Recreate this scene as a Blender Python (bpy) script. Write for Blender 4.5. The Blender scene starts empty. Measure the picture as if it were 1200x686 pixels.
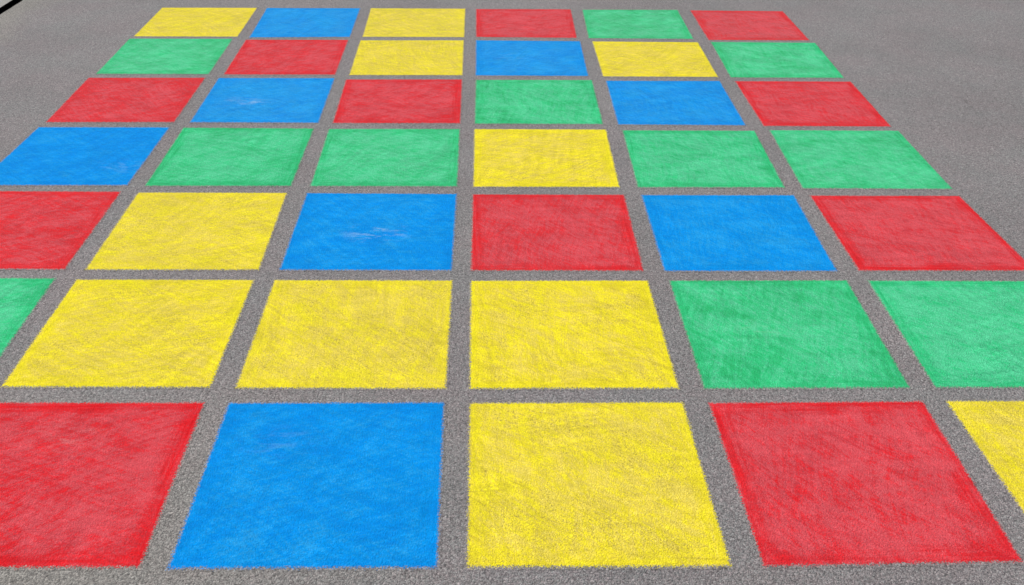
import bpy, math, random
from mathutils import Matrix, Vector, noise as mnoise

# ---------------------------------------------------------------- camera, sky, sun, exposure
scene = bpy.context.scene
col = scene.collection

cam_data = bpy.data.cameras.new("camera")
cam_data.sensor_fit = 'HORIZONTAL'
cam_data.sensor_width = 36.0
cam_data.lens = 33.5665
cam_data.clip_start = 0.05
cam_data.clip_end = 3000.0
cam = bpy.data.objects.new("camera", cam_data)
col.objects.link(cam)
right = Vector((0.99964595, -0.02287838, 0.01358475))
up = Vector((0.00049362, 0.52641658, 0.85022664))
fwd = Vector((0.02660305, 0.84991891, -0.5262415))
m = Matrix((right, up, -fwd)).transposed().to_4x4()
m.translation = Vector((0.0, 0.0, 1.5992))
cam.matrix_world = m
scene.camera = cam

SUN_EL, SUN_AZ = 58.0, -55.0          # azimuth measured clockwise from +Y (the way the camera looks)
world = bpy.data.worlds.new("World")
scene.world = world
world.use_nodes = True
wn = world.node_tree
bg = wn.nodes["Background"]
bg.inputs["Strength"].default_value = 0.125
sky = wn.nodes.new("ShaderNodeTexSky")
sky.sky_type = 'NISHITA'
sky.sun_disc = False
sky.sun_elevation = math.radians(SUN_EL)
sky.sun_rotation = math.radians(SUN_AZ)
sky.air_density = 1.0
sky.dust_density = 1.6
wn.links.new(sky.outputs[0], bg.inputs["Color"])

sun_data = bpy.data.lights.new("sun", 'SUN')
sun_data.energy = 4.05
sun_data.angle = math.radians(0.53)
sun_data.color = (1.0, 0.955, 0.90)
sun = bpy.data.objects.new("sun", sun_data)
col.objects.link(sun)
el, az = math.radians(SUN_EL), math.radians(SUN_AZ)
to_sun = Vector((math.sin(az) * math.cos(el), math.cos(az) * math.cos(el), math.sin(el)))
sun.rotation_euler = to_sun.to_track_quat('Z', 'Y').to_euler()
sun.location = (0, 0, 10)

scene.view_settings.view_transform = 'Standard'
scene.view_settings.look = 'None'
scene.view_settings.gamma = 1.0
scene.view_settings.use_curve_mapping = False
scene.view_settings.exposure = 0.0


# ---------------------------------------------------------------- node helpers
class NT:
    """A thin layer over a node tree: every call makes a node and returns its output socket."""
    def __init__(self, tree):
        self.t = tree
        self.n = tree.nodes
        self.l = tree.links

    def put(self, sock, v):
        if isinstance(v, bpy.types.NodeSocket):
            self.l.new(v, sock)
        else:
            sock.default_value = v

    def math(self, op, a, b=None, c=None, clamp=False):
        nd = self.n.new("ShaderNodeMath"); nd.operation = op; nd.use_clamp = clamp
        self.put(nd.inputs[0], a)
        if b is not None: self.put(nd.inputs[1], b)
        if c is not None: self.put(nd.inputs[2], c)
        return nd.outputs[0]

    def vmath(self, op, a, b=None, scale=None):
        nd = self.n.new("ShaderNodeVectorMath"); nd.operation = op
        self.put(nd.inputs[0], a)
        if b is not None: self.put(nd.inputs[1], b)
        if scale is not None: self.put(nd.inputs[3], scale)
        return nd.outputs[1] if op in ('LENGTH', 'DISTANCE', 'DOT_PRODUCT') else nd.outputs[0]

    def ramp(self, x, lo, hi, a=0.0, b=1.0, smooth=True):
        nd = self.n.new("ShaderNodeMapRange")
        nd.interpolation_type = 'SMOOTHSTEP' if smooth else 'LINEAR'
        self.put(nd.inputs[0], x)
        for i, v in zip((1, 2, 3, 4), (lo, hi, a, b)): self.put(nd.inputs[i], v)
        return nd.outputs[0]

    def noise(self, vec, scale, detail=3.0, rough=0.5, color=False, w=None):
        nd = self.n.new("ShaderNodeTexNoise")
        nd.noise_dimensions = '3D'
        self.put(nd.inputs["Vector"], vec)
        nd.inputs["Scale"].default_value = scale
        nd.inputs["Detail"].default_value = detail
        nd.inputs["Roughness"].default_value = rough
        return nd.outputs[1] if color else nd.outputs[0]

    def voro(self, vec, scale, feature='F1', rand=1.0):
        nd = self.n.new("ShaderNodeTexVoronoi"); nd.feature = feature
        self.put(nd.inputs["Vector"], vec)
        nd.inputs["Scale"].default_value = scale
        nd.inputs["Randomness"].default_value = rand
        return nd

    def mix(self, f, a, b, mode='MIX'):
        nd = self.n.new("ShaderNodeMix"); nd.data_type = 'RGBA'; nd.blend_type = mode
        self.put(nd.inputs[0], f)
        for i, v in ((6, a), (7, b)):
            if not isinstance(v, bpy.types.NodeSocket) and len(v) == 3: v = (*v, 1.0)
            self.put(nd.inputs[i], v)
        return nd.outputs[2]

    def attr(self, name, out="Fac"):
        nd = self.n.new("ShaderNodeAttribute"); nd.attribute_type = 'OBJECT'; nd.attribute_name = name
        return nd.outputs[out]

    def pos(self):
        return self.n.new("ShaderNodeNewGeometry").outputs["Position"]

    def sep(self, v):
        nd = self.n.new("ShaderNodeSeparateXYZ"); self.put(nd.inputs[0], v)
        return nd.outputs

    def comb(self, x, y, z=0.0):
        nd = self.n.new("ShaderNodeCombineXYZ")
        for i, v in enumerate((x, y, z)): self.put(nd.inputs[i], v)
        return nd.outputs[0]

    def rot(self, v, angle):
        nd = self.n.new("ShaderNodeVectorRotate"); nd.rotation_type = 'Z_AXIS'
        self.put(nd.inputs["Vector"], v); self.put(nd.inputs["Angle"], angle)
        return nd.outputs[0]

    def bump(self, h, dist, strength=1.0, normal=None):
        nd = self.n.new("ShaderNodeBump")
        self.put(nd.inputs["Height"], h)
        nd.inputs["Distance"].default_value = dist
        self.put(nd.inputs["Strength"], strength)
        if normal is not None: self.put(nd.inputs["Normal"], normal)
        return nd.outputs[0]


def new_mat(name):
    mt = bpy.data.materials.new(name)
    mt.use_nodes = True
    t = NT(mt.node_tree)
    bsdf = mt.node_tree.nodes["Principled BSDF"]
    return mt, t, bsdf


def srgb(r, g, b):
    f = lambda c: (c / 12.92) if c <= .04045 else ((c + .055) / 1.055) ** 2.4
    return tuple(f(c / 255.0) for c in (r, g, b))


# ---------------------------------------------------------------- the stone texture that asphalt and chalk share
def stone_group():
    g = bpy.data.node_groups.new("asphalt_stones", 'ShaderNodeTree')
    for nm, ty in (("Color", 'NodeSocketColor'), ("Height", 'NodeSocketFloat'), ("Pits", 'NodeSocketFloat'),
                   ("Grain", 'NodeSocketFloat')):
        g.interface.new_socket(nm, in_out='OUTPUT', socket_type=ty)
    t = NT(g)
    out = g.nodes.new("NodeGroupOutput")
    p = t.pos()
    warp = t.vmath('SCALE', t.vmath('SUBTRACT', t.noise(p, 90.0, 2.0, color=True), (0.5, 0.5, 0.5)), scale=0.006)
    pw = t.vmath('ADD', p, warp)
    v1 = t.voro(pw, 225.0)                       # stones about 6 mm
    v2 = t.voro(t.vmath('ADD', pw, (3.3, 1.7, 0.4)), 370.0)    # chippings about 3 mm
    d1 = t.ramp(v1.outputs["Distance"], 0.15, 0.75, 1.0, 0.0)
    d2 = t.ramp(v2.outputs["Distance"], 0.1, 0.8, 1.0, 0.0)
    grain = t.noise(p, 420.0, 3.0, 0.65)
    coarse = t.noise(p, 85.0, 3.0, 0.75)
    c1 = t.sep(v1.outputs["Color"])
    c2 = t.sep(v2.outputs["Color"])
    # tone of every stone
    tone = t.math('MULTIPLY_ADD', c1[0], 0.56, 0.72)
    tone = t.math('MULTIPLY', tone, t.math('MULTIPLY_ADD', c2[0], 0.60, 0.70))
    tone = t.math('MULTIPLY', tone, t.ramp(grain, 0.25, 0.75, 0.80, 1.20))
    tone = t.math('MULTIPLY', tone, t.ramp(coarse, 0.3, 0.7, 0.86, 1.14))
    # a few pale stones, a few nearly black hollows of bitumen
    tone = t.math('MULTIPLY', tone, t.ramp(c1[1], 0.95, 0.98, 1.0, 1.25))
    pit = t.math('MULTIPLY', t.ramp(v1.outputs["Distance"], 0.50, 0.80), t.ramp(t.noise(p, 140.0, 2.0), 0.42, 0.60))
    pit2 = t.math('MULTIPLY', t.ramp(v2.outputs["Distance"], 0.52, 0.85), t.ramp(coarse, 0.40, 0.62))
    pits = t.math('MAXIMUM', pit, pit2)
    tone = t.math('MULTIPLY', tone, t.math('MULTIPLY_ADD', pits, -0.55, 1.0))
    # hue: grey stones, pinkish and greenish ones, drifting over half a metre
    hue = t.math('ADD', t.math('MULTIPLY', t.math('SUBTRACT', c1[2], 0.5), 1.1),
                 t.math('MULTIPLY', t.math('SUBTRACT', t.noise(p, 3.2, 4.0, 0.6), 0.5), 2.4))
    hue = t.math('ADD', hue, 0.5, clamp=True)
    cc = t.mix(hue, GREY_COOL, GREY_WARM)
    # sandy dust lies along the far left edge and a little in the near left
    s = t.sep(p)
    dustn = t.noise(p, 2.2, 4.0, 0.6)
    edge = t.ramp(t.math('ADD', s[0], t.math('MULTIPLY', dustn, 0.5)), -2.62, -2.25, 0.8, 0.0)
    near = t.math('MULTIPLY', t.ramp(s[0], -1.2, 0.1, 1.0, 0.0), t.ramp(s[1], 1.3, 2.4, 1.0, 0.0))
    dust = t.math('ADD', edge, t.math('MULTIPLY', near, 0.75), clamp=True)
    cc = t.mix(dust, cc, GREY_DUST)
    broad = t.ramp(t.noise(p, 1.3, 3.0, 0.55), 0.3, 0.7, 0.94, 1.06)
    tone = t.math('MULTIPLY', tone, broad)
    # one faint hairline crack out on the open side
    for (x0, y0), (x1, y1) in CRACK:
        L = math.hypot(x1 - x0, y1 - y0); ux, uy = (x1 - x0) / L, (y1 - y0) / L
        ax = t.math('SUBTRACT', s[0], x0); ay = t.math('SUBTRACT', s[1], y0)
        al = t.math('ADD', t.math('MULTIPLY', ax, ux), t.math('MULTIPLY', ay, uy))
        ac = t.math('SUBTRACT', t.math('MULTIPLY', ax, uy), t.math('MULTIPLY', ay, ux))
        ac = t.math('ADD', ac, t.math('MULTIPLY', t.math('SUBTRACT', t.noise(p, 14.0, 4.0, 0.6), 0.5), 0.10))
        on = t.math('MULTIPLY', t.ramp(al, -0.02, 0.02), t.ramp(al, L - 0.02, L + 0.02, 1.0, 0.0))
        on = t.math('MULTIPLY', on, t.ramp(t.math('ABSOLUTE', ac), 0.002, 0.007, 1.0, 0.0))
        on = t.math('MULTIPLY', on, t.ramp(t.noise(p, 9.0, 3.0), 0.42, 0.55))
        tone = t.math('MULTIPLY', tone, t.math('MULTIPLY_ADD', on, -0.22, 1.0))
    colr = t.mix(1.0, cc, t.comb(tone, tone, tone), 'MULTIPLY')
    h = t.math('ADD', t.math('MULTIPLY', d1, 0.6), t.math('MULTIPLY', d2, 0.35))
    h = t.math('ADD', h, t.math('MULTIPLY', grain, 0.5))
    h = t.math('ADD', h, t.math('MULTIPLY', coarse, 0.4))
    for sock, v in (("Color", colr), ("Height", h), ("Pits", pits), ("Grain", grain)):
        t.l.new(v, out.inputs[sock])
    return g


CRACK = [((2.290, 4.45), (2.298, 4.07)), ((2.298, 4.07), (2.335, 3.70))]
GREY_COOL = (0.207, 0.201, 0.187)
GREY_WARM = (0.226, 0.196, 0.186)
GREY_DUST = (0.260, 0.243, 0.204)
STONES = stone_group()


def stones(t):
    nd = t.n.new("ShaderNodeGroup"); nd.node_tree = STONES
    return nd.outputs


def asphalt_material():
    mt, t, b = new_mat("old_asphalt")
    st = stones(t)
    t.l.new(st["Color"], b.inputs["Base Color"])
    b.inputs["Roughness"].default_value = 0.9
    b.inputs["Specular IOR Level"].default_value = 0.25
    t.l.new(t.bump(st["Height"], 0.0022), b.inputs["Normal"])
    return mt


def pavement_material():
    mt, t, b = new_mat("pale_sandy_pavement")
    p = t.pos()
    c = t.mix(t.noise(p, 4.0, 5.0, 0.6), (0.22, 0.215, 0.185), (0.31, 0.295, 0.26))
    g = t.ramp(t.noise(p, 160.0, 3.0, 0.6), 0.3, 0.7, 0.8, 1.15)
    t.l.new(t.mix(1.0, c, t.comb(g, g, g), 'MULTIPLY'), b.inputs["Base Color"])
    b.inputs["Roughness"].default_value = 0.95
    t.l.new(t.bump(t.noise(p, 220.0, 3.0), 0.002), b.inputs["Normal"])
    return mt


def channel_material():
    mt, t, b = new_mat("black_channel")
    p = t.pos()
    # soot-black and fully matt: a plain diffuse surface
    df = t.n.new("ShaderNodeBsdfDiffuse")
    t.l.new(t.mix(t.noise(p, 30.0, 3.0), (0.003, 0.003, 0.003), (0.006, 0.006, 0.005)), df.inputs["Color"])
    t.l.new(df.outputs[0], t.n["Material Output"].inputs["Surface"])
    t.n.remove(b)
    return mt


def chalk_material(name, deep, mid, pale, scratch, bleed, pit_amount, dust, hatch):
    """Colour rubbed hard on to the tops of the stones. deep: several coats; pale: thin, powdery; scratch: bare strokes."""
    mt, t, b = new_mat(name)
    st = stones(t)
    p = t.pos()
    uvn = t.n.new("ShaderNodeUVMap"); uvn.uv_map = "square"
    uv = uvn.outputs[0]
    u_, v_, _ = t.sep(uv)
    seed = t.attr("seed"); angle = t.attr("stroke_angle"); worn = t.attr("worn"); frame = t.attr("frame")
    arcs = t.attr("arcs")
    # distance to the nearest side, made uneven like hand strokes
    du = t.math('MINIMUM', u_, t.math('SUBTRACT', 1.0, u_))
    dv = t.math('MINIMUM', v_, t.math('SUBTRACT', 1.0, v_))
    d = t.math('MINIMUM', du, dv)
    so = t.comb(t.math('MULTIPLY', seed, 7.31), t.math('MULTIPLY', seed, 3.17), t.math('MULTIPLY', seed, 1.9))
    q = t.vmath('ADD', uv, so)
    # arcs: the field of strokes is bent by a slow noise
    bend = t.vmath('SCALE', t.vmath('SUBTRACT', t.noise(q, 1.6, 2.0, 0.5, color=True), (0.5, 0.5, 0.5)), scale=0.24)
    qb = t.vmath('ADD', q, bend)

    def strokes(extra, along, across, detail=3.0, rough=0.6):
        r = t.rot(qb, t.math('ADD', angle, extra))
        r = t.vmath('MULTIPLY', r, (along, across, 1.0))
        return t.noise(r, 1.0, detail, rough)
    s1 = strokes(0.0, 3.0, 34.0)
    s2 = strokes(1.1, 4.0, 48.0)
    s3 = strokes(-0.6, 1.6, 15.0)
    fine = strokes(0.25, 5.0, 90.0, 2.0)
    blot = t.noise(q, 3.3, 4.0, 0.6)
    patch = t.noise(q, 9.0, 4.0, 0.65)
    # along the four sides the strokes run with the side
    e1 = t.noise(t.vmath('MULTIPLY', q, (3.0, 60.0, 1.0)), 1.0, 3.0)
    e2 = t.noise(t.vmath('MULTIPLY', q, (60.0, 3.0, 1.0)), 1.0, 3.0)
    es = t.mix(t.math('GREATER_THAN', du, dv), t.comb(e2, e2, e2), t.comb(e1, e1, e1))
    es = t.sep(es)[0]
    wob = t.math('MULTIPLY', t.math('SUBTRACT', t.noise(q, 5.0, 4.0, 0.6), 0.5), 0.20)
    dd = t.math('ADD', d, wob)
    band = t.ramp(dd, 0.015, 0.11, 1.0, 0.0)
    band = t.math('MULTIPLY', band, t.ramp(es, 0.36, 0.60, 0.40, 1.0))
    band = t.math('MULTIPLY', band, t.ramp(t.noise(t.vmath('ADD', q, (2.0, 8.0, 0.0)), 3.0, 3.0, 0.6), 0.32, 0.54, 0.55, 1.0))
    band = t.math('MULTIPLY', band, frame)
    # coat: 0 pale .. 1 deep
    mixs = t.math('ADD', t.math('MULTIPLY', t.math('SUBTRACT', s1, 0.5), 1.15),
                  t.math('MULTIPLY', t.math('SUBTRACT', s2, 0.5), 1.5))
    mixs = t.math('ADD', mixs, t.math('MULTIPLY', t.math('SUBTRACT', s3, 0.5), 1.0))
    mixs = t.math('ADD', mixs, t.math('MULTIPLY', t.math('SUBTRACT', fine, 0.5), 1.3))
    mixs = t.math('ADD', mixs, t.math('MULTIPLY', t.math('SUBTRACT', blot, 0.5), 1.0))
    mixs = t.math('ADD', mixs, t.math('MULTIPLY', t.math('SUBTRACT', patch, 0.5), 1.4))
    coat = t.math('ADD', t.math('SUBTRACT', 0.88, worn), mixs)
    coat = t.math('ADD', coat, t.math('MULTIPLY', t.math('SUBTRACT', st["Grain"], 0.5), 2.0))
    coat = t.math('MAXIMUM', coat, 0.0, clamp=True)
    coat = t.math('ADD', t.math('MULTIPLY', coat, t.math('SUBTRACT', 1.0, band)), band, clamp=True)
    c = t.mix(t.ramp(coat, 0.0, 0.5, smooth=False), pale, mid)
    c = t.mix(t.ramp(coat, 0.5, 1.0, smooth=False), c, deep)
    salt = t.ramp(t.noise(t.vmath('ADD', p, (2.0, 7.0, 0.0)), 260.0, 3.0, 0.75), 0.50, 0.70)
    salt = t.math('MULTIPLY', salt, t.ramp(coat, 0.2, 0.95, 0.75, 0.12))
    c = t.mix(salt, c, dust)
    # every stone takes the colour a little differently
    tone = t.ramp(st["Grain"], 0.25, 0.75, 0.84, 1.12)
    tone = t.math('MULTIPLY', tone, t.ramp(t.noise(p, 130.0, 2.0, 0.6), 0.3, 0.7, 0.94, 1.05))
    tone = t.math('MULTIPLY', tone, t.ramp(t.noise(t.vmath('ADD', q, (3.0, 3.0, 1.0)), 6.0, 5.0, 0.7), 0.3, 0.7, 1.06, 0.94))
    tone = t.math('MULTIPLY', tone, t.ramp(strokes(0.5, 7.0, 26.0, 4.0, 0.65), 0.32, 0.68, 1.04, 0.955))
    # crossed passes of the chalk: long thin lighter and darker lines
    for ex, al, ac, lo in ((0.9, 1.8, 42.0, 1.0), (-0.75, 1.6, 30.0, 1.0), (0.05, 1.5, 60.0, 0.8)):
        lnz = t.ramp(strokes(ex, al, ac, 2.0, 0.5), 0.36, 0.64, 1.0 + 0.06 * hatch * lo, 1.0 - 0.08 * hatch * lo)
        where = t.ramp(t.noise(t.vmath('ADD', q, (ex * 5.0, al, ac)), 2.6, 3.0), 0.40, 0.60)
        tone = t.math('MULTIPLY', tone, t.math('ADD', t.math('MULTIPLY', lnz, where), t.math('SUBTRACT', 1.0, where)))
    # the outline was drawn in several lines before the square was filled
    tone = t.math('MULTIPLY', tone, t.math('MULTIPLY_ADD', t.math('MULTIPLY', t.ramp(es, 0.48, 0.62), t.math('MULTIPLY', frame, t.ramp(dd, 0.04, 0.12, 1.0, 0.0))), -0.10, 1.0))
    c = t.mix(1.0, c, t.comb(tone, tone, tone), 'MULTIPLY')
    # thin bent scratches, in broken lengths
    def lines(extra, along, across, width):
        r = t.rot(qb, t.math('ADD', angle, extra))
        n_ = t.noise(t.vmath('MULTIPLY', r, (along, across, 1.0)), 1.0, 1.0, 0.4)
        return t.ramp(t.math('ABSOLUTE', t.math('SUBTRACT', n_, 0.5)), 0.0, width, 1.0, 0.0)
    ln = t.math('MAXIMUM', lines(0.15, 0.9, 7.0, 0.022), lines(-0.5, 0.7, 5.0, 0.014))
    ln = t.math('MULTIPLY', ln, t.ramp(t.noise(t.vmath('ADD', q, (5.0, 2.0, 0.0)), 3.5, 3.0), 0.50, 0.62))
    ln = t.math('MULTIPLY', ln, t.ramp(st["Grain"], 0.40, 0.62, 0.25, 1.0))
    c = t.mix(t.math('MULTIPLY', ln, t.math('MULTIPLY', arcs, 0.75)), c, scratch)
    rub = t.math('MULTIPLY', t.ramp(strokes(0.1, 3.2, 40.0, 3.0, 0.65), 0.54, 0.68), t.ramp(t.noise(t.vmath('ADD', q, (1.0, 6.0, 0.0)), 4.5, 3.0), 0.46, 0.62))
    rub = t.math('MULTIPLY', rub, t.ramp(st["Grain"], 0.35, 0.6, 0.35, 1.0))
    c = t.mix(t.math('MULTIPLY', rub, t.math('MULTIPLY_ADD', arcs, 0.35, 0.30 * hatch)), c, scratch)
    # white scuffs at a place of their own
    mk = t.attr("scuff", "Vector")
    mu, mv, ms = t.sep(mk)
    rel = t.vmath('SUBTRACT', t.vmath('ADD', uv, t.vmath('SCALE', bend, scale=0.25)), t.comb(mu, mv, 0.0))
    rel = t.vmath('MULTIPLY', rel, (1.0, 1.7, 1.0))
    near = t.ramp(t.vmath('LENGTH', rel), 0.02, 0.26, 1.0, 0.0)
    sc = t.math('MULTIPLY', near, t.ramp(t.noise(t.vmath('MULTIPLY', qb, (9.0, 26.0, 1.0)), 1.0, 5.0, 0.7), 0.47, 0.66))
    sc = t.math('MULTIPLY', t.math('MULTIPLY', sc, ms), t.ramp(st["Grain"], 0.35, 0.65, 0.5, 1.0))
    c = t.mix(sc, c, (0.26, 0.42, 0.60) if name.startswith('blue') else (0.55, 0.42, 0.40))
    # hollows that the chalk never reached, more of them where the coat is thin and at the very edge
    edge_n = t.noise(p, 260.0, 3.0, 0.7)
    fringe = t.ramp(d, 0.0, 0.019, 0.60, 0.0, smooth=False)
    miss_edge = t.ramp(t.math('ADD', edge_n, fringe), 0.78, 0.96)
    thin = t.ramp(coat, 0.0, 0.9, 1.0, 0.45)
    speck = t.math('MULTIPLY', t.ramp(t.noise(t.vmath('ADD', p, (9.0, 4.0, 0.0)), 210.0, 3.0, 0.7), 0.52, 0.68),
                   t.ramp(patch, 0.45, 0.60, 0.15, 1.0))
    miss = t.math('MULTIPLY', t.math('MAXIMUM', t.math('MULTIPLY', st["Pits"], t.ramp(blot, 0.42, 0.6, 0.35, 1.0)), speck), t.math('MULTIPLY', thin, pit_amount))
    c = t.mix(miss, c, bleed)
    # haze painted into the chalk: asphalt grey, more on farther rows
    c = t.mix(t.math('MULTIPLY', t.attr('hazy'), t.ramp(blot, 0.3, 0.65, 0.5, 1.3)), c, st["Color"])
    c = t.mix(miss_edge, c, st["Color"])
    t.l.new(c, b.inputs["Base Color"])
    b.inputs["Roughness"].default_value = 0.93
    b.inputs["Specular IOR Level"].default_value = 0.04
    t.l.new(t.bump(st["Height"], 0.0017), b.inputs["Normal"])
    return mt


#                           deep                  mid                   pale                 scratch               in the hollows      how many
CHALK = {
    'yellow': chalk_material("yellow_chalk", (0.80, 0.69, 0.008), (0.74, 0.597, 0.022), (0.69, 0.537, 0.066),
                             (0.38, 0.29, 0.02), (0.31, 0.24, 0.035), 1.0, (0.78, 0.68, 0.15), 0.9),
    'red': chalk_material("red_chalk", (0.66, 0.010, 0.014), (0.595, 0.025, 0.032), (0.585, 0.066, 0.077),
                          (0.40, 0.015, 0.025), (0.32, 0.03, 0.04), 0.8, (0.66, 0.135, 0.145), 0.75),
    'blue': chalk_material("blue_chalk", (0.000, 0.212, 0.60), (0.001, 0.245, 0.615), (0.014, 0.282, 0.61),
                           (0.01, 0.16, 0.45), (0.01, 0.13, 0.40), 0.6, (0.045, 0.34, 0.68), 0.6),
    'green': chalk_material("green_chalk", (0.012, 0.385, 0.115), (0.028, 0.485, 0.175), (0.073, 0.52, 0.238),
                            (0.02, 0.27, 0.11), (0.03, 0.21, 0.11), 0.8, (0.18, 0.62, 0.37), 0.9),
}
ASPHALT, PAVEMENT, BLACK = asphalt_material(), pavement_material(), channel_material()


# ---------------------------------------------------------------- mesh helpers
def link_mesh(name, verts, faces, mat, loc=(0, 0, 0), parent=None, uvs=None):
    me = bpy.data.meshes.new(name)
    me.from_pydata(verts, [], faces)
    if uvs is not None:
        layer = me.uv_layers.new(name="square")
        idx = [0] * len(me.loops)
        me.loops.foreach_get("vertex_index", idx)
        flat = []
        for i in idx: flat.extend(uvs[i])
        layer.data.foreach_set("uv", flat)
    me.materials.append(mat)
    me.update()
    ob = bpy.data.objects.new(name, me)
    ob.location = loc
    col.objects.link(ob)
    if parent: ob.parent = parent
    return ob


def box(name, x0, x1, y0, y1, z0, z1, mat, parent=None):
    v = [(x, y, z) for z in (z0, z1) for y in (y0, y1) for x in (x0, x1)]
    f = [(0, 2, 3, 1), (4, 5, 7, 6), (0, 1, 5, 4), (2, 6, 7, 3), (0, 4, 6, 2), (1, 3, 7, 5)]
    return link_mesh(name, v, f, mat, parent=parent)


# ---------------------------------------------------------------- the ground
SLOT_R, SLOT_L, FAR = -2.845, -2.903, 600.0


def strip(ya, yb, xs, zs):
    """Faces of a profile (x, z) drawn out along y, in long steps."""
    ys = [ya + (yb - ya) * k / 40 for k in range(41)]
    v = [(x, y, z) for y in ys for x, z in zip(xs, zs)]
    n = len(xs)
    f = [(j * n + i, j * n + i + 1, (j + 1) * n + i + 1, (j + 1) * n + i) for j in range(40) for i in range(n - 1)]
    return v, f


# asphalt: one sheet to the horizon, its left edge worn a little uneven along the channel
rnd = random.Random(4)
ys = [-FAR, -60.0, 0.0] + [3.0 + 0.02 * k for k in range(301)] + [60.0, FAR]
v = []
for y in ys:
    wob = 0.0035 * mnoise.noise(Vector((y * 9.0, 0.3, 0))) + 0.002 * mnoise.noise(Vector((y * 40.0, 2.3, 0)))
    v += [(SLOT_R + wob, y, -0.02), (SLOT_R + wob, y, 0.0), (FAR, y, 0.0)]
f = []
for j in range(len(ys) - 1):
    a, b_ = j * 3, (j + 1) * 3
    f += [(a, a + 1, b_ + 1, b_), (a + 1, a + 2, b_ + 2, b_ + 1)]
asphalt = link_mesh("asphalt", v, f, ASPHALT)
asphalt["kind"] = "structure"

v, f = strip(-FAR, FAR, [-FAR, SLOT_L, SLOT_L], [0.003, 0.003, -0.02])
pavement = link_mesh("pavement", v, f, PAVEMENT)
pavement["kind"] = "structure"

channel = bpy.data.objects.new("drain_channel", None)
channel.location = (0, 0, 0)
col.objects.link(channel)
channel["label"] = "long straight black strip between grey asphalt and pale pavement, in the far left corner"
channel["category"] = "drain channel"
box("channel_floor", SLOT_L + 0.010, SLOT_R - 0.010, -60, 60, -0.185, -0.17, BLACK, channel)
box("channel_wall", SLOT_R - 0.010, SLOT_R + 0.008, -60, 60, -0.185, -0.0015, BLACK, channel)
box("channel_wall", SLOT_L + 0.001, SLOT_L + 0.010, -60, 60, -0.185, 0.0045, BLACK, channel)


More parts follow.
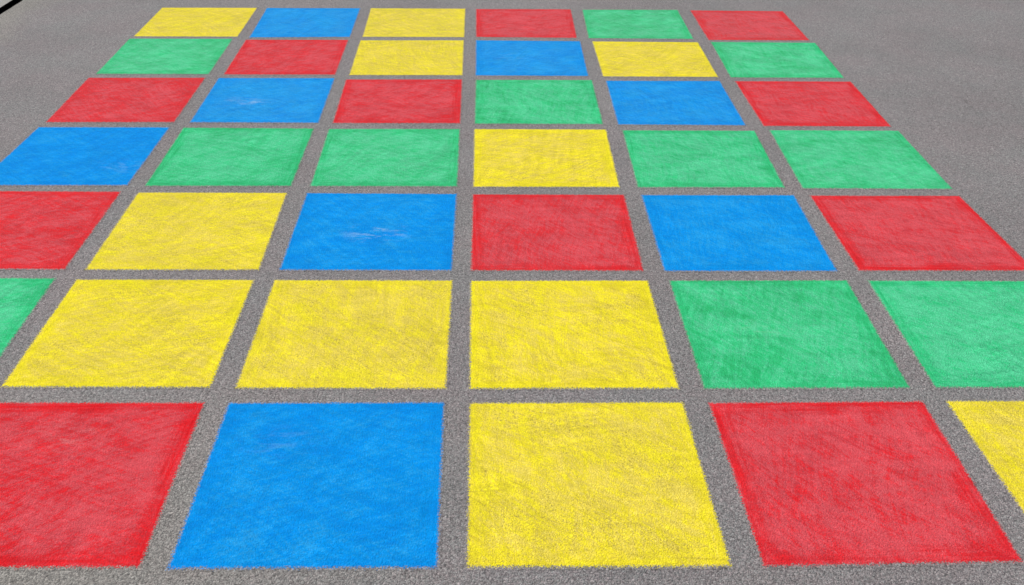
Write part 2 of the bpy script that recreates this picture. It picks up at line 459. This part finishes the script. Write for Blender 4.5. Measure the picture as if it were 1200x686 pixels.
# ---------------------------------------------------------------- the chalked squares
# corners on the ground in metres: far left, far right, near right, near left
CORNERS = {
    (1,1):[(-1.9558,5.848), (-1.388,5.8597), (-1.3763,5.2734), (-1.9455,5.2671)],
    (1,2):[(-1.3311,5.8575), (-0.7657,5.8671), (-0.7581,5.2824), (-1.3112,5.2607)],
    (1,3):[(-0.7048,5.8688), (-0.1274,5.8749), (-0.1224,5.2917), (-0.6909,5.2855)],
    (1,4):[(-0.0649,5.8671), (0.5172,5.8771), (0.5086,5.2928), (-0.0595,5.2963)],
    (1,5):[(0.5857,5.8694), (1.1758,5.8815), (1.1648,5.2881), (0.5709,5.2878)],
    (1,6):[(1.2499,5.8739), (1.825,5.8702), (1.8182,5.2736), (1.2428,5.2675)],
    (2,1):[(-1.9559,5.2262), (-1.3942,5.2338), (-1.3814,4.6489), (-1.9385,4.6433)],
    (2,2):[(-1.3213,5.2198), (-0.7601,5.2288), (-0.7547,4.6517), (-1.3088,4.645)],
    (2,3):[(-0.6961,5.2224), (-0.1237,5.2348), (-0.1186,4.6534), (-0.6869,4.6464)],
    (2,4):[(-0.059,5.2362), (0.5218,5.2331), (0.5138,4.651), (-0.0561,4.6505)],
    (2,5):[(0.5856,5.2298), (1.1773,5.2268), (1.1714,4.649), (0.5858,4.6471)],
    (2,6):[(1.2483,5.233), (1.8377,5.2299), (1.8133,4.6441), (1.2311,4.6423)],
    (3,1):[(-1.9541,4.5863), (-1.385,4.5956), (-1.3772,4.0107), (-1.9359,4.0044)],
    (3,2):[(-1.322,4.5941), (-0.75,4.6009), (-0.7434,4.0098), (-1.3097,4.0094)],
    (3,3):[(-0.6946,4.5818), (-0.1194,4.591), (-0.1151,4.0118), (-0.6818,4.0075)],
    (3,4):[(-0.0538,4.5858), (0.5268,4.5926), (0.5213,4.0088), (-0.0536,4.0075)],
    (3,5):[(0.5932,4.5836), (1.1665,4.5903), (1.1615,4.0007), (0.5857,4.0045)],
    (3,6):[(1.2407,4.5877), (1.8285,4.5907), (1.8158,3.9927), (1.2373,3.9945)],
    (4,1):[(-1.9441,3.947), (-1.3796,3.9511), (-1.3769,3.3643), (-1.9519,3.361)],
    (4,2):[(-1.3207,3.9488), (-0.7531,3.9451), (-0.7518,3.3611), (-1.3102,3.3594)],
    (4,3):[(-0.6894,3.9409), (-0.1155,3.946), (-0.1128,3.3617), (-0.6804,3.3607)],
    (4,4):[(-0.0544,3.9457), (0.5273,3.947), (0.5186,3.3591), (-0.052,3.3582)],
    (4,5):[(0.5968,3.9378), (1.1855,3.9391), (1.165,3.3589), (0.5867,3.358)],
    (4,6):[(1.2513,3.9467), (1.8305,3.9459), (1.8247,3.3487), (1.2307,3.3524)],
    (5,1):[(-1.9581,3.3121), (-1.3821,3.3081), (-1.3776,2.7268), (-1.9536,2.7308)],
    (5,2):[(-1.3186,3.3025), (-0.7564,3.3017), (-0.7466,2.7237), (-1.3129,2.7241)],
    (5,3):[(-0.6833,3.3006), (-0.1124,3.2962), (-0.1137,2.7199), (-0.6817,2.7226)],
    (5,4):[(-0.0529,3.2928), (0.5269,3.292), (0.5222,2.7173), (-0.053,2.7199)],
    (5,5):[(0.5906,3.2901), (1.182,3.2916), (1.1686,2.7152), (0.5887,2.7156)],
    (5,6):[(1.2416,3.2882), (1.8245,3.2889), (1.8422,2.7181), (1.2399,2.718)],
    (6,1):[(-1.9617,2.6743), (-1.3857,2.6703), (-1.3747,2.0967), (-1.9507,2.1007)],
    (6,2):[(-1.3184,2.6628), (-0.7491,2.66), (-0.7511,2.0919), (-1.3161,2.0971)],
    (6,3):[(-0.6857,2.6589), (-0.1096,2.6561), (-0.11,2.0825), (-0.6839,2.0885)],
    (6,4):[(-0.0521,2.6544), (0.5267,2.6559), (0.5298,2.0815), (-0.0475,2.0822)],
    (6,5):[(0.594,2.6553), (1.1818,2.6567), (1.1713,2.0805), (0.5968,2.0789)],
    (6,6):[(1.2486,2.6551), (1.8246,2.6511), (1.8165,2.0773), (1.2405,2.0813)],
    (7,2):[(-1.3251,2.0293), (-0.7491,2.0253), (-0.7475,1.4568), (-1.3235,1.4608)],
    (7,3):[(-0.6876,2.0239), (-0.1126,2.0228), (-0.1061,1.4486), (-0.6883,1.4526)],
    (7,4):[(-0.0466,2.0195), (0.5292,2.0206), (0.5348,1.4452), (-0.0435,1.4494)],
    (7,5):[(0.5969,2.0177), (1.1833,2.0199), (1.1838,1.4527), (0.6041,1.4454)],
    (7,6):[(1.2456,2.0214), (1.8216,2.0174), (1.8359,1.4517), (1.2599,1.4557)],
}
COLOURS = {1: "YBYRGR", 2: "GRYBYG", 3: "RBRGBR", 4: "BGGYGG", 5: "RYBRBR", 6: "GYYYGG", 7: " RBYRY"}
WORD = {'Y': 'yellow', 'B': 'blue', 'R': 'red', 'G': 'green'}

LABELS = {
    (1, 1): "yellow square at the far left corner of the grid, left of a blue one",
    (1, 2): "blue square in the farthest row, between two yellow squares",
    (1, 3): "yellow square in the farthest row between a blue and a red one",
    (1, 4): "red square in the farthest row between a yellow and a green one",
    (1, 5): "green square in the farthest row, between two red squares",
    (1, 6): "red square with pale arcs at the far right corner of the grid",
    (2, 1): "green square at the left end of the second farthest row, behind a red one",
    (2, 2): "red square in the second farthest row, between a green and a yellow one",
    (2, 3): "yellow square in the second farthest row, in front of another yellow one",
    (2, 4): "blue square in the second farthest row, between two yellow squares",
    (2, 5): "yellow square in the second farthest row, between a blue and a green one",
    (2, 6): "green square at the right end of the second farthest row, between two red ones",
    (3, 1): "red square at the left end of its row, between a green and a blue one",
    (3, 2): "blue square with faint grey smears, between two red ones in the third farthest row",
    (3, 3): "red square directly in front of a yellow one, with a blue square to its left",
    (3, 4): "green square behind the lone yellow one of the middle row",
    (3, 5): "blue square in the third farthest row, between a green and a red one",
    (3, 6): "red square at the right end of its row, between two green squares",
    (4, 1): "deep blue square at the left end of the middle row, cut by the picture edge",
    (4, 2): "green square right of the blue one in the middle row",
    (4, 3): "green square left of the only yellow one in the middle row",
    (4, 4): "only yellow square of the middle row, with bright corners and green neighbours",
    (4, 5): "green square right of the only yellow one in the middle row",
    (4, 6): "green square at the right end of the middle row, behind a red one",
    (5, 1): "red square cut by the left picture edge, in front of a blue one",
    (5, 2): "yellow square right of a red one at the left, in front of a green one",
    (5, 3): "blue square with a wavy whitish scuff across its middle",
    (5, 4): "red square between two blue squares, in front of a yellow one",
    (5, 5): "clean blue square between two red squares in the third nearest row",
    (5, 6): "pale red square at the right end of its row, behind a green one",
    (6, 1): "green square at the left picture edge, only a corner of it showing",
    (6, 2): "leftmost of three yellow squares side by side in the second nearest row",
    (6, 3): "middle one of three yellow squares side by side in the second nearest row",
    (6, 4): "rightmost of three yellow squares side by side, with green to its right",
    (6, 5): "bright green square right of three yellow ones, behind a red one",
    (6, 6): "dull streaky green square cut by the right picture edge, behind a yellow one",
    (7, 2): "large red square in the near left corner, with deeper red strokes along its sides",
    (7, 3): "large blue square in the nearest row, between a red and a yellow one",
    (7, 4): "large yellow square in the nearest row, with dark bent scratches over it",
    (7, 5): "large pale red square in the nearest row, between two yellow squares",
    (7, 6): "yellow square in the near right corner, only a thin triangle of it showing",
}
# how worn (0 fresh .. 1 thin), how strong the outline strokes, how many scratches, stroke angle in degrees
LOOK = {
    (1, 1): (.55, .4, .2, 15), (1, 2): (.60, .5, .2, 20), (1, 3): (.55, .3, .1, 0), (1, 4): (.70, .8, .2, 30),
    (1, 5): (.70, .7, .2, 10), (1, 6): (.72, .9, .3, -20),
    (2, 1): (.62, .5, .2, 20), (2, 2): (.60, .7, .2, 35), (2, 3): (.55, .4, .2, -25), (2, 4): (.52, .6, .1, 25),
    (2, 5): (.62, .7, .2, 15), (2, 6): (.62, .7, .3, -30),
    (3, 1): (.58, .6, .3, 10), (3, 2): (.62, .5, .3, 15), (3, 3): (.68, .9, .3, 20), (3, 4): (.55, .6, .3, -35),
    (3, 5): (.50, .5, .2, -20), (3, 6): (.70, .9, .5, -25),
    (4, 1): (.20, .3, .1, 20), (4, 2): (.62, .8, .2, 35), (4, 3): (.62, .7, .2, 20), (4, 4): (.50, 1., .2, 40),
    (4, 5): (.66, .8, .4, -30), (4, 6): (.64, .6, .3, -20),
    (5, 1): (.48, .8, .3, 30), (5, 2): (.50, .4, .2, 25), (5, 3): (.28, .5, .2, 10), (5, 4): (.66, 1., .4, -40),
    (5, 5): (.42, .6, .2, -30), (5, 6): (.78, 1., .6, -35),
    (6, 1): (.62, .6, .3, 30), (6, 2): (.48, .8, .2, 20), (6, 3): (.55, .6, .5, -35), (6, 4): (.48, .9, .5, -30),
    (6, 5): (.45, .7, .4, -45), (6, 6): (.80, .7, .6, -25),
    (7, 2): (.66, 1., .5, 40), (7, 3): (.22, .5, .1, 30), (7, 4): (.55, .7, 1.0, -30), (7, 5): (.78, .8, .6, -40),
    (7, 6): (.60, .5, .4, -30),
}
SCUFF = {(5, 3): (.52, .44, 1.05), (3, 2): (.34, .45, .75), (4, 1): (.86, .30, .30), (7, 3): (.30, .72, .18),
         (7, 2): (.45, .75, .25), (6, 5): (.4, .5, .12), (2, 4): (.35, .5, .2), (7, 5): (.65, .45, .10)}
N = 96


def chalk_square(rc):
    """One square of rubbed-in chalk: a thin coat with a ragged outline, its origin at its centre."""
    r, c = rc
    tl, tr, br, bl = [Vector((x, y, 0)) for x, y in CORNERS[rc]]
    ctr = (tl + tr + br + bl) / 4
    sd = r * 10 + c
    grow = 0.0058                             # the fringe fades out in the material
    verts, uvs = [], []
    for j in range(N + 1):
        for i in range(N + 1):
            a, b2 = i / N, j / N              # a: left to right, b2: near to far
            pt = bl.lerp(br, a).lerp(tl.lerp(tr, a), b2) - ctr
            if i in (0, N) or j in (0, N):
                off = grow + 0.0032 * mnoise.noise(Vector((a * 9, b2 * 9, sd))) \
                      + 0.0015 * mnoise.noise(Vector((a * 37, b2 * 37, sd + .5)))
                off += rnd.uniform(-0.0007, 0.0007)
                if i == 0: pt.x -= off
                if i == N: pt.x += off
                if j == 0: pt.y -= off + 0.0025
                if j == N: pt.y += off + 0.0015
                pt.z = 0.0004
            else:
                pt.z = 0.0015
            verts.append(pt); uvs.append((a, b2))
    W = N + 1
    faces = [(j * W + i, j * W + i + 1, (j + 1) * W + i + 1, (j + 1) * W + i) for j in range(N) for i in range(N)]
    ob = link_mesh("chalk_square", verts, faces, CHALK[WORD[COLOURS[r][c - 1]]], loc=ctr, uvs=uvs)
    ob["label"] = LABELS[rc]
    ob["category"] = "chalk square"
    ob["group"] = "coloured squares of the grid on the asphalt"
    worn, frame, arcs, ang = LOOK[rc]
    ob["seed"] = float(sd) * 0.613
    ob["worn"] = worn
    ob["frame"] = frame
    ob["arcs"] = arcs
    ob["hazy"] = (0.10, 0.075, 0.06, 0.05, 0.035, 0.03, 0.015)[r - 1] + (sd * 37 % 11 - 5) * 0.004  # painted haze: farther rows greyer, with slight uneven wear between squares
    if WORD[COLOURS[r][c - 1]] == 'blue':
        ob["hazy"] *= 0.45 if r < 4 else 0.1
    ob["stroke_angle"] = math.radians(-ang)
    ob["scuff"] = SCUFF.get(rc, (0.5, 0.5, 0.0))
    return ob


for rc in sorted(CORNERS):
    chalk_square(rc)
